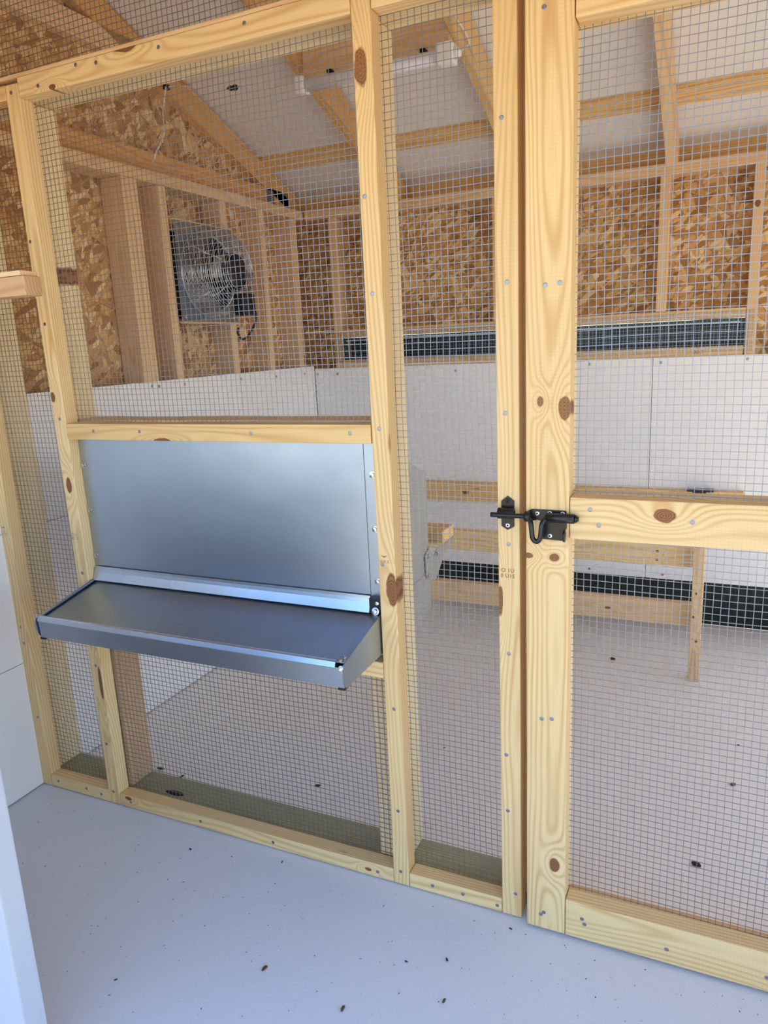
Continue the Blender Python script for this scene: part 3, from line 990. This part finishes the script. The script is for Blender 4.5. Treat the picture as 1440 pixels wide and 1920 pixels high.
# dark gap, hem and bent lip under the panel
lipx0, lipx1 = -1.4205, -0.6475
prism('lip', nb, [(0.0262, 0.6725), (0.0245, 0.6725), (0.0215, 0.6590), (0.0145, 0.6395), (0.0132, 0.6398), (0.0200, 0.6596)], 'x', lipx0, lipx1, GALV_B, (-1.03, 0.02, 0.656))['label'] = 'bright bent lip'
prism('hem', nb, [(0.0245, 0.6740), (0.0225, 0.6740), (0.0215, 0.6680), (0.0195, 0.6600), (0.0235, 0.6600)], 'x', lipx0 + 0.004, lipx1, GALV_B, (-1.03, 0.022, 0.667))
# tray: side plates with a rounded nose, lid, front sheet, bottom
TX0, TX1 = -1.4205, -0.6165


def nose():
    p = [(0.026, 0.5560), (0.026, 0.640), (0.008, 0.6425)]
    p += [(-0.160, 0.6065)]
    for k in range(7):
        a = math.radians(70 - k * 22)
        p.append((-0.162 + 0.010 * math.cos(a), 0.592 + 0.014 * math.sin(a)))
    out = [(0.026, 0.556), (0.026, 0.640), (0.006, 0.6425), (-0.162, 0.6065), (-0.169, 0.6040), (-0.1735, 0.5980), (-0.1745, 0.5900), (-0.1735, 0.5800), (-0.1705, 0.5700), (-0.166, 0.5610), (-0.160, 0.5550)]
    return out


for (x0, x1) in ((TX0, TX0 + 0.0016), (TX1 - 0.0016, TX1)):
    prism('side_plate', nb, nose(), 'x', x0, x1, GALV, (x0, -0.07, 0.6))
# folded strip on top of the right and left side plates
for (x0, x1) in ((TX0 + 0.0016, TX0 + 0.008), (TX1 - 0.017, TX1 - 0.0016)):
    prism('side_hem', nb, [(0.020, 0.6415), (-0.161, 0.6060), (-0.161, 0.6075), (0.020, 0.6430)], 'x', x0, x1, GALV, (x0, -0.07, 0.62))
prism('lid', nb, [(0.020, 0.6355), (-0.158, 0.6010), (-0.158, 0.6022), (0.020, 0.6367)], 'x', TX0 + 0.0085, TX1 - 0.0205, GALV, (-1.02, -0.07, 0.62))
prism('lid_hem', nb, [(-0.1560, 0.6040), (-0.1600, 0.6105), (-0.1655, 0.6110), (-0.1680, 0.6095), (-0.1722, 0.6000), (-0.1716, 0.5985), (-0.1660, 0.5985)], 'x', TX0 + 0.007, TX1 - 0.0165, GALV_B, (-1.02, -0.16, 0.605), smooth=False)['label'] = 'bright rolled hem along the tray front'
prism('front_sheet', nb, [(-0.1690, 0.5995), (-0.1675, 0.5995), (-0.1635, 0.5570), (-0.1655, 0.5570)], 'x', TX0 + 0.0055, TX1 - 0.0018, GALV, (-1.02, -0.167, 0.58))
box('bottom_sheet', nb, (TX0 + 0.0018, TX1 - 0.0018, -0.160, 0.026, 0.5552, 0.5566), GALV)
for (x0, x1) in ((TX0 + 0.002, TX0 + 0.016), (TX1 - 0.016, TX1 - 0.001)):
    box('corner_clip', nb, (x0, x1, -0.1665, -0.150, 0.5520, 0.5565), BLACKP, 0.0008)
for (x, y, z, n) in ((TX0 + 0.004, -0.166, 0.6085, (0, -0.3, 1)), (TX1 - 0.0095, -0.160, 0.6105, (0, -0.5, 1)), (TX1 - 0.004, -0.1715, 0.600, (0, -1, 0.3)), (TX1 - 0.0075, -0.148, 0.611, (0, -0.3, 1))):
    bm = lathe_bm([(0, 0.0050), (0.001, 0.0050), (0.0012, 0.0036), (0.0038, 0.0034), (0.0044, 0.0)], (x, y, z), n, 10)
    bm_obj('bolt', bm, ZINC, nb, (x, y, z))
for (x, y, z) in ((-0.6265, 0.016, 0.664), (-0.6285, 0.006, 0.6475)):
    bm = lathe_bm([(0, 0.0085), (0.0015, 0.0085), (0.002, 0.0058), (0.007, 0.0052), (0.008, 0.0)], (x, y, z), (0, -1, 0.25), 12)
    bm_obj('bolt', bm, ZINC, nb, (x, y, z))
box('hinge_block', nb, (-0.6440, -0.6175, 0.009, 0.0282, 0.6435, 0.6740), BLACKP, 0.001)
# arc of small scratches on the tray lid
V, F = [], []
for i in range(70):
    a = math.radians(rng.uniform(-20, 200))
    rr = rng.gauss(0.062, 0.006)
    cx_, cy_ = -1.185 + rr * 1.25 * math.cos(a), -0.098 + rr * 0.95 * math.sin(a)
    if not (-0.15 < cy_ < 0.015): continue
    l, w, t = rng.uniform(0.0015, 0.0045), 0.0003, a + rng.uniform(-0.5, 0.5)
    dx, dy = math.cos(t) * l, math.sin(t) * l
    ex, ey = -math.sin(t) * w, math.cos(t) * w
    o_ = len(V)
    for (sx_, sy_) in ((-dx - ex, -dy - ey), (dx - ex, dy - ey), (dx + ex, dy + ey), (-dx + ex, -dy + ey)):
        yy = cy_ + sy_
        V.append((cx_ + sx_, yy, 0.6367 + (yy - 0.020) * (0.0345 / 0.178) + 0.0002))
    F.append((o_, o_ + 1, o_ + 2, o_ + 3))
me = mesh_from('scratch_marks', V, F, plain('scratch', (206, 204, 196), 0.6))
sc_ = place(bpy.data.objects.new('scratch_marks', me), Matrix.Identity(4), nb)
sc_['kind'] = 'stuff'
# body inside the coop (visible past the stud)
BX0, BX1 = -1.412, -0.660
prism('body', nb, [(0.032, 0.519), (0.032, 1.012), (0.286, 0.914), (0.400, 0.870), (0.400, 0.519)], 'x', BX0, BX1, GALV_D, (-1.03, 0.2, 0.7))
prism('base_skirt', nb, [(0.033, 0.512), (0.033, 0.611), (0.401, 0.611), (0.401, 0.512)], 'x', BX1 + 0.0002, BX1 + 0.0014, GALV_D, (-0.66, 0.2, 0.56))
prism('perch_bracket', nb, [(0.366, 0.662), (0.368, 0.607), (0.378, 0.597), (0.428, 0.577), (0.443, 0.580), (0.500, 0.622), (0.588, 0.652), (0.588, 0.656), (0.504, 0.6515), (0.452, 0.6575), (0.430, 0.6440), (0.395, 0.6740)],
      'x', BX1 + 0.0016, BX1 + 0.0032, GALV_D, (-0.658, 0.47, 0.62))['label'] = 'bright steel perch bracket'
prism('perch_bracket', nb, [(0.366, 0.662), (0.368, 0.607), (0.428, 0.577), (0.588, 0.652), (0.588, 0.656), (0.43, 0.6540)],
      'x', BX0 - 0.003, BX0 - 0.0014, GALV_B, (-1.412, 0.47, 0.62))
for (y, z) in ((0.382, 0.657), (0.378, 0.606), (0.447, 0.645)):
    bm = lathe_bm([(0, 0.0085), (0.001, 0.0085), (0.0015, 0.006), (0.006, 0.0055), (0.007, 0.0)], (BX1 + 0.0033, y, z), (1, 0, 0), 12)
    bm_obj('bolt', bm, ZINC, nb, (BX1 + 0.0033, y, z))
board('perch_board', nb, (BX0, BX1 + 0.001, 0.504, 0.590, 0.6565, 0.6890), 'x', PINE_DEEP)['label'] = 'wooden perch board'

# ------------------------------------------------------------------ roost ladder
rl = empty('roost', (-0.5, 1.28, 0.0), 'wooden two-rail roost with an upright standing on the white floor', 'roost')
board('upright', rl, (-0.054, -0.018, 1.258, 1.292, 0.001, 0.482), 'z', SPRUCE, knots=((-0.040, 0.320, 0.005, 0.004), (-0.045, 0.236, 0.006, 0.004), (-0.033, 0.151, 0.007, 0.005)))
board('roost_rail', rl, (-1.19, -0.056, 1.296, 1.334, 0.184, 0.266), 'x', SPRUCE, knots=((-0.33, 0.225, 0.012, 0.005),))
board('roost_rail', rl, (-1.19, -0.056, 1.296, 1.334, 0.3985, 0.478), 'x', PINE, knots=((-0.17, 0.448, 0.006, 0.006), (-0.17, 0.418, 0.006, 0.005)))
board('upright', rl, (-1.19, -1.152, 1.258, 1.2945, 0.001, 0.482), 'z', SPRUCE)
wp = board('wall_rail', None, (-1.19, 0.098, 1.690, 1.7225, 0.503, 0.583), 'x', PINE_DEEP, knots=((-0.985, 0.541, 0.015, 0.010),))
setprops(wp, 'upper orange pine rail fixed across the white back wall, black bracket on it', 'rail')
bk = empty('shelf_bracket', (-0.052, 1.68, 0.585), 'small black steel bracket on top of the upper wall rail', 'bracket')
box('bracket_plate', bk, (-0.099, -0.005, 1.672, 1.716, 0.5835, 0.5900), BLACK, 0.002)
box('bracket_leg', bk, (-0.077, -0.030, 1.6870, 1.6895, 0.535, 0.5850), BLACK, 0.0008)
disc('screw', bk, -0.068, 1.6868, 0.572, (0, -1, 0), 0.003, ZINC, 0.001, 10)
disc('screw', bk, -0.040, 1.6868, 0.572, (0, -1, 0), 0.003, ZINC, 0.001, 10)

# ------------------------------------------------------------------ exhaust fan on the left wall
FC = Vector((-1.705, 0.979, 1.458))
fan = empty('exhaust_fan', tuple(FC), 'square galvanized exhaust fan with round wire guard and black motor', 'fan')
HB = 0.160
bm = bmesh.new()
n = 40
inner = [bm.verts.new((0, 0.148 * math.cos(2 * math.pi * k / n), 0.148 * math.sin(2 * math.pi * k / n))) for k in range(n)]
outer = []
for k in range(n):
    a = 2 * math.pi * k / n
    c, s = math.cos(a), math.sin(a)
    m_ = max(abs(c), abs(s))
    outer.append(bm.verts.new((0, HB * c / m_, 0.166 * s / m_)))
for k in range(n):
    bm.faces.new((inner[k], inner[(k + 1) % n], outer[(k + 1) % n], outer[k]))
r_ = bmesh.ops.extrude_face_region(bm, geom=bm.faces[:])
bmesh.ops.translate(bm, verts=[v for v in r_['geom'] if isinstance(v, bmesh.types.BMVert)], vec=(0.0016, 0, 0))
bmesh.ops.translate(bm, verts=bm.verts[:], vec=FC)
bm_obj('fan_plate', bm, GALV, fan, tuple(FC))
bm = lathe_bm([(-0.070, 0.146), (0.0, 0.146), (0.006, 0.150), (0.006, 0.144), (0.0, 0.142), (-0.07, 0.142), (-0.07, 0.146)], tuple(FC), (1, 0, 0), 40)
bm_obj('shroud', bm, GALV, fan, tuple(FC), True)
for (z0, z1) in ((FC.z + 0.1665, FC.z + 0.172), (FC.z - 0.172, FC.z - 0.1665)):
    board('plywood_edge', fan, (-1.719, -1.700, FC.y - 0.16, FC.y + 0.16, z0, z1), 'y', SPRUCE, bevel=0.0005)
box('wall_shutter', fan, (-1.808, -1.800, FC.y - 0.15, FC.y + 0.15, FC.z - 0.15, FC.z + 0.15), plain('dark_shutter', (34, 36, 34), 0.4, 0.6))
blade_mat = metal_material('fan_blade', (112, 112, 108), 0.4)
for k in range(5):
    a = 2 * math.pi * k / 5 + 0.3
    bm = bmesh.new()
    ring = []
    for (rr, aa, xx) in ((0.035, -0.3, -0.01), (0.09, -0.42, -0.018), (0.135, -0.40, -0.022), (0.138, 0.25, 0.010), (0.09, 0.30, 0.010), (0.035, 0.30, 0.006)):
        ring.append(bm.verts.new((FC.x - 0.032 + xx, FC.y + rr * math.cos(a + aa), FC.z + rr * math.sin(a + aa))))
    bm.faces.new(ring)
    r_ = bmesh.ops.extrude_face_region(bm, geom=bm.faces[:])
    bmesh.ops.translate(bm, verts=[v for v in r_['geom'] if isinstance(v, bmesh.types.BMVert)], vec=(0.0014, 0, 0))
    bm_obj('fan_blade', bm, blade_mat, fan, tuple(FC))
# guard: rings on a basket profile plus ribs
prof = []
for k in range(16): prof.append((0.004 + k * 0.0053, 0.150 - k * 0.0006))
for k in range(1, 13):
    a = math.radians(k * 7.2)
    prof.append((0.084 + 0.046 * math.sin(a), 0.141 * math.cos(a) * 0.62 + 0.141 * 0.38))
rings = []
for (h, rr) in prof:
    rings.append(([FC + Vector((h, rr * math.cos(2 * math.pi * k / 36), rr * math.sin(2 * math.pi * k / 36))) for k in range(37)], 0.0012))
multi_tube('guard_rings', fan, rings, ZINC, tuple(FC), 5)
ribs = []
for k in range(12):
    a = 2 * math.pi * k / 12 + 0.13
    ribs.append(([FC + Vector((h, (rr + 0.001) * math.cos(a), (rr + 0.001) * math.sin(a))) for (h, rr) in prof], 0.0013))
multi_tube('guard_ribs', fan, ribs, ZINC, tuple(FC), 5)
mc = FC + Vector((0.0, 0.004, 0.0))
bm = lathe_bm([(-0.030, 0), (-0.030, 0.030), (0.040, 0.034), (0.048, 0.060), (0.054, 0.064), (0.118, 0.064), (0.128, 0.058), (0.134, 0.030), (0.136, 0.0)], tuple(mc), (1, 0, 0), 32)
mo = bm_obj('motor', bm, BLACKP, fan, tuple(mc), True)
mo['label'] = 'round black motor'
lb = bmesh.new()
segs = 8
lv = []
for h in (0.066, 0.106):
    row = []
    for k in range(segs + 1):
        a = math.radians(178 - 0) + math.radians(-52 + k * 9)
        row.append(lb.verts.new(mc + Vector((h, 0.0645 * math.cos(a), 0.0645 * math.sin(a)))))
    lv.append(row)
for k in range(segs): lb.faces.new((lv[0][k], lv[0][k + 1], lv[1][k + 1], lv[1][k]))
bm_obj('motor_label', lb, plain('pale_label', (176, 186, 170), 0.5), fan, tuple(mc))
cp = Vector((-1.585, 0.985, 1.365))
bm = box_bm(0.055, 0.062, 0.075, 0.009, 3)
bmesh.ops.translate(bm, verts=bm.verts[:], vec=cp + Vector((0.01, 0.02, -0.02)))
bm_obj('capacitor_box', bm, BLACKP, fan, tuple(cp))['label'] = 'black capacitor box under the motor'
for (p_, q_, w_) in ((FC + Vector((0.09, 0, -0.062)), cp + Vector((0, 0.0, 0.03)), 0.006),
                     (FC + Vector((0.0, -0.10, 0.10)), FC + Vector((0.06, -0.035, 0.05)), 0.0035),
                     (FC + Vector((0.0, -0.10, -0.10)), FC + Vector((0.06, -0.035, -0.05)), 0.0035),
                     (FC + Vector((0.0, 0.12, 0.07)), FC + Vector((0.06, 0.05, 0.03)), 0.0035)):
    multi_tube('bracket_arm', fan, [([p_, q_], w_)], ZINC, tuple((p_ + q_) / 2), 8)
q = cp
multi_tube('power_cord', fan, [(smooth_pts([q + Vector((0.02, 0.045, -0.03)), q + Vector((0.01, 0.085, -0.045)), q + Vector((0.0, 0.090, -0.085)), q + Vector((-0.01, 0.060, -0.125)), q + Vector((-0.01, 0.018, -0.140)), q + Vector((-0.01, -0.008, -0.120)), q + Vector((-0.01, -0.004, -0.100))], 6), 0.0042)], BLACKP, tuple(q), 8)
for (dy, dz) in ((-0.145, 0.145), (0.145, 0.150), (-0.145, -0.150), (0.135, -0.150)):
    disc('screw', fan, FC.x + 0.0017, FC.y + dy, FC.z + dz, (1, 0, 0), 0.005, ZINC, 0.002, 10)

# ------------------------------------------------------------------ tube light and its cords
tl = empty('tube_light', (-1.0, 0.945, 2.0), 'white tube light under the roof blocking between two rafters', 'light')
pL, pR = Vector((-1.235, 0.945, 1.985)), Vector((-0.775, 0.945, 1.985))
bm = lathe_bm([(0.0, 0.0), (0.0, 0.019), ((pR - pL).length, 0.019), ((pR - pL).length, 0.0)], tuple(pL), tuple(pR - pL), 20)
tb = bm_obj('tube', bm, plain('tube_diffuser', (226, 224, 232), 0.4), tl, tuple(pL), True)
for p in tb.data.polygons: p.use_smooth = len(p.vertices) == 4
box('end_cap', tl, (-1.262, -1.232, 0.922, 0.968, 1.962, 2.010), WHITEP, 0.006)
box('end_cap', tl, (-0.792, -0.742, 0.918, 0.972, 1.958, 2.014), WHITEP, 0.007)
bm = lathe_bm([(0, 0), (0, 0.016), (0.016, 0.013), (0.02, 0.0)], (-0.742, 0.945, 1.986), (1, 0, 0), 16)
bm_obj('plug', bm, WHITEP, tl, (-0.742, 0.945, 1.986), True)
for x in (-1.145, -0.838):
    box('mount_clip', tl, (x - 0.008, x + 0.008, 0.934, 0.962, 2.0035, 2.0135), CAV, 0.001)
def cord(lines, loc, lab):
    o = multi_tube('cord', tl, lines, CABLE, loc)
    o['label'] = lab
    return o


cd = cord([(smooth_pts([(-1.262, 0.945, 1.990), (-1.36, 0.942, 2.002), (-1.45, 0.940, 2.017), (-1.485, 0.94, 2.022)], 6), 0.0024),
                        (smooth_pts([(-1.525, 0.940, 2.025), (-1.62, 0.938, 2.040), (-1.70, 0.935, 2.060), (-1.762, 0.930, 2.066)], 6), 0.0018),
                        (smooth_pts([(-1.762, 0.925, 2.066), (-1.752, 0.905, 2.04), (-1.748, 0.880, 1.98), (-1.742, 0.870, 1.93), (-1.735, 0.850, 1.89), (-1.72, 0.790, 1.83), (-1.712, 0.760, 1.795)], 6), 0.0028)], (-1.3, 0.93, 2.0), 'white cord looping to the gable and hanging down')
bm = lathe_bm([(0, 0.003), (0.006, 0.005), (0.010, 0.008), (0.018, 0.008), (0.020, 0.006), (0.024, 0.006), (0.026, 0.009), (0.036, 0.009), (0.042, 0.004)], (-1.526, 0.940, 2.024), (1, 0, -0.06), 12)
bm_obj('connector', bm, BLACKP, cd, (-1.526, 0.94, 2.024), True)['label'] = 'black inline connector'
box('clip', cd, (-1.7725, -1.756, 0.921, 0.939, 2.058, 2.074), BLACKP, 0.002)
c2 = cord([(smooth_pts([(-0.722, 0.945, 1.990), (-0.700, 0.930, 1.992), (-0.690, 0.915, 1.998), (-0.705, 0.900, 2.030), (-0.7175, 0.890, 2.052), (-0.720, 0.885, 2.075)], 6), 0.0026)], (-0.72, 0.93, 2.0), 'short white lead rising at the right end')
bm = lathe_bm([(0, 0.005), (0.004, 0.008), (0.024, 0.008), (0.028, 0.004)], (-0.720, 0.885, 2.070), (0, -0.1, 1), 12)
bm_obj('connector', bm, BLACKP, c2, (-0.72, 0.885, 2.07), True)['label'] = 'black connector'

# ------------------------------------------------------------------ rail end at the far left
sr = board('shelf_rail', None, (-1.712, -1.143, -0.300, -0.262, 1.302, 1.3365), 'x', BROWN)
setprops(sr, 'short reddish wooden shelf rail sticking out at the far left, topped by plywood', 'shelf rail')
board('plywood_edge', sr, (-1.712, -1.150, -0.300, -0.262, 1.3372, 1.3455), 'x', SPRUCE, bevel=0.0006)


# ------------------------------------------------------------------ loose bits on the floors
def crumb(name, x, y, z, sx, sy, sz, a, mat, seed):
    bm = bmesh.new()
    bmesh.ops.create_icosphere(bm, subdivisions=2, radius=1.0)
    for v in bm.verts:
        v.co *= 1 + 0.35 * noise.noise(v.co * 1.7 + Vector((seed, seed, 0)))
    bmesh.ops.scale(bm, vec=(sx, sy, sz), verts=bm.verts[:])
    zmin = min(v.co.z for v in bm.verts)
    M = Matrix.Translation((x, y, z - zmin)) @ Matrix.Rotation(a, 4, 'Z')
    return bm_obj(name, bm, mat, None, m=M, smooth=True)


chips = [(-0.759, -0.307, .008, 'brown chip on the front floor, lower middle of the picture'),
         (-0.574, -0.330, .007, 'pale flat chip at the bottom edge of the front floor'),
         (-0.407, -0.245, .006, 'brown chip near the bottom right of the front floor'),
         (-0.506, -0.189, .004, 'tiny dark speck on the floor below the door latch side'),
         (-0.433, -0.156, .005, 'thin brown splinter right of the tiny dark speck'),
         (-1.127, -0.076, .005, 'black crumb in front of the long floor rail'),
         (-0.337, -0.034, .004, 'black crumb at the foot of the door post'),
         (-1.018, -0.438, .004, 'small dark crumb at the lower left of the front floor'),
         (-0.890, -0.033, .004, 'crumb beside the rail under the nest box')]
for i, (x, y, s, lab) in enumerate(chips):
    o = crumb('wood_chip', x, y, 0.0004, s, s * 0.42, s * 0.25, rng.random() * 3.1, DIRT if 'black' in lab or 'dark' in lab else CHIPM, i * 3.3)
    setprops(o, lab, 'debris', 'loose bits on the front floor')
drops = [(-0.316, 1.354, .011, 'large brown dropping near the roost'),
         (0.005, 0.299, .011, 'black dropping behind the door bottom, largest on the coop floor'),
         (0.084, 0.658, .008, 'small brown dropping far right on the coop floor'),
         (-0.960, 0.264, .010, 'dark twig on the coop floor under the nest box'),
         (-1.352, 0.164, .010, 'brown bark piece behind the sill, beside the stud'),
         (-1.440, 0.178, .011, 'dark bark piece at the foot of the left stud'),
         (-0.698, 0.568, .004, 'tiny speck on the coop floor right of the middle post'),
         (0.100, 0.872, .004, 'tiny speck at the right edge of the coop floor')]
for i, (x, y, s, lab) in enumerate(drops):
    z = 0.0006
    if y < 0.13: z = 0.033
    long_ = 'twig' in lab or 'bark' in lab
    o = crumb('dropping' if not long_ else 'bark_piece', x, y, z, s, s * (0.3 if long_ else 0.7), s * 0.35, rng.random() * 3.1, DIRT, 40 + i * 3.3)
    setprops(o, lab, 'debris', 'loose bits on the coop floor')
# fine crumbs nobody could count
V, F = [], []
for i in range(520):
    if i < 390: x, y, z = rng.uniform(-1.66, 0.35), -0.03 - abs(rng.gauss(0, 0.30)), 0.0003
    else: x, y, z = rng.uniform(-1.6, 0.5), rng.uniform(0.2, 1.65), 0.0009
    if y < -0.88: continue
    s = rng.uniform(0.0005, 0.0014)
    a = rng.random() * 6.28
    l = rng.uniform(0.8, 2.6)
    ca, sa = math.cos(a), math.sin(a)
    o = len(V)
    for (px_, py_, pz_) in ((-l, 0, 0), (0, -.8, 0), (l, 0, 0), (0, .8, 0), (0, 0, 0.9)):
        V.append((x + (px_ * ca - py_ * sa) * s, y + (px_ * sa + py_ * ca) * s, z + pz_ * s))
    F += [(o, o + 1, o + 4), (o + 1, o + 2, o + 4), (o + 2, o + 3, o + 4), (o + 3, o, o + 4)]
me = mesh_from('floor_dust', V, F, DIRT)
fd = place(bpy.data.objects.new('floor_dust', me), Matrix.Identity(4))
setprops(fd, 'fine dark crumbs scattered over the white floors', 'dust', kind='stuff')
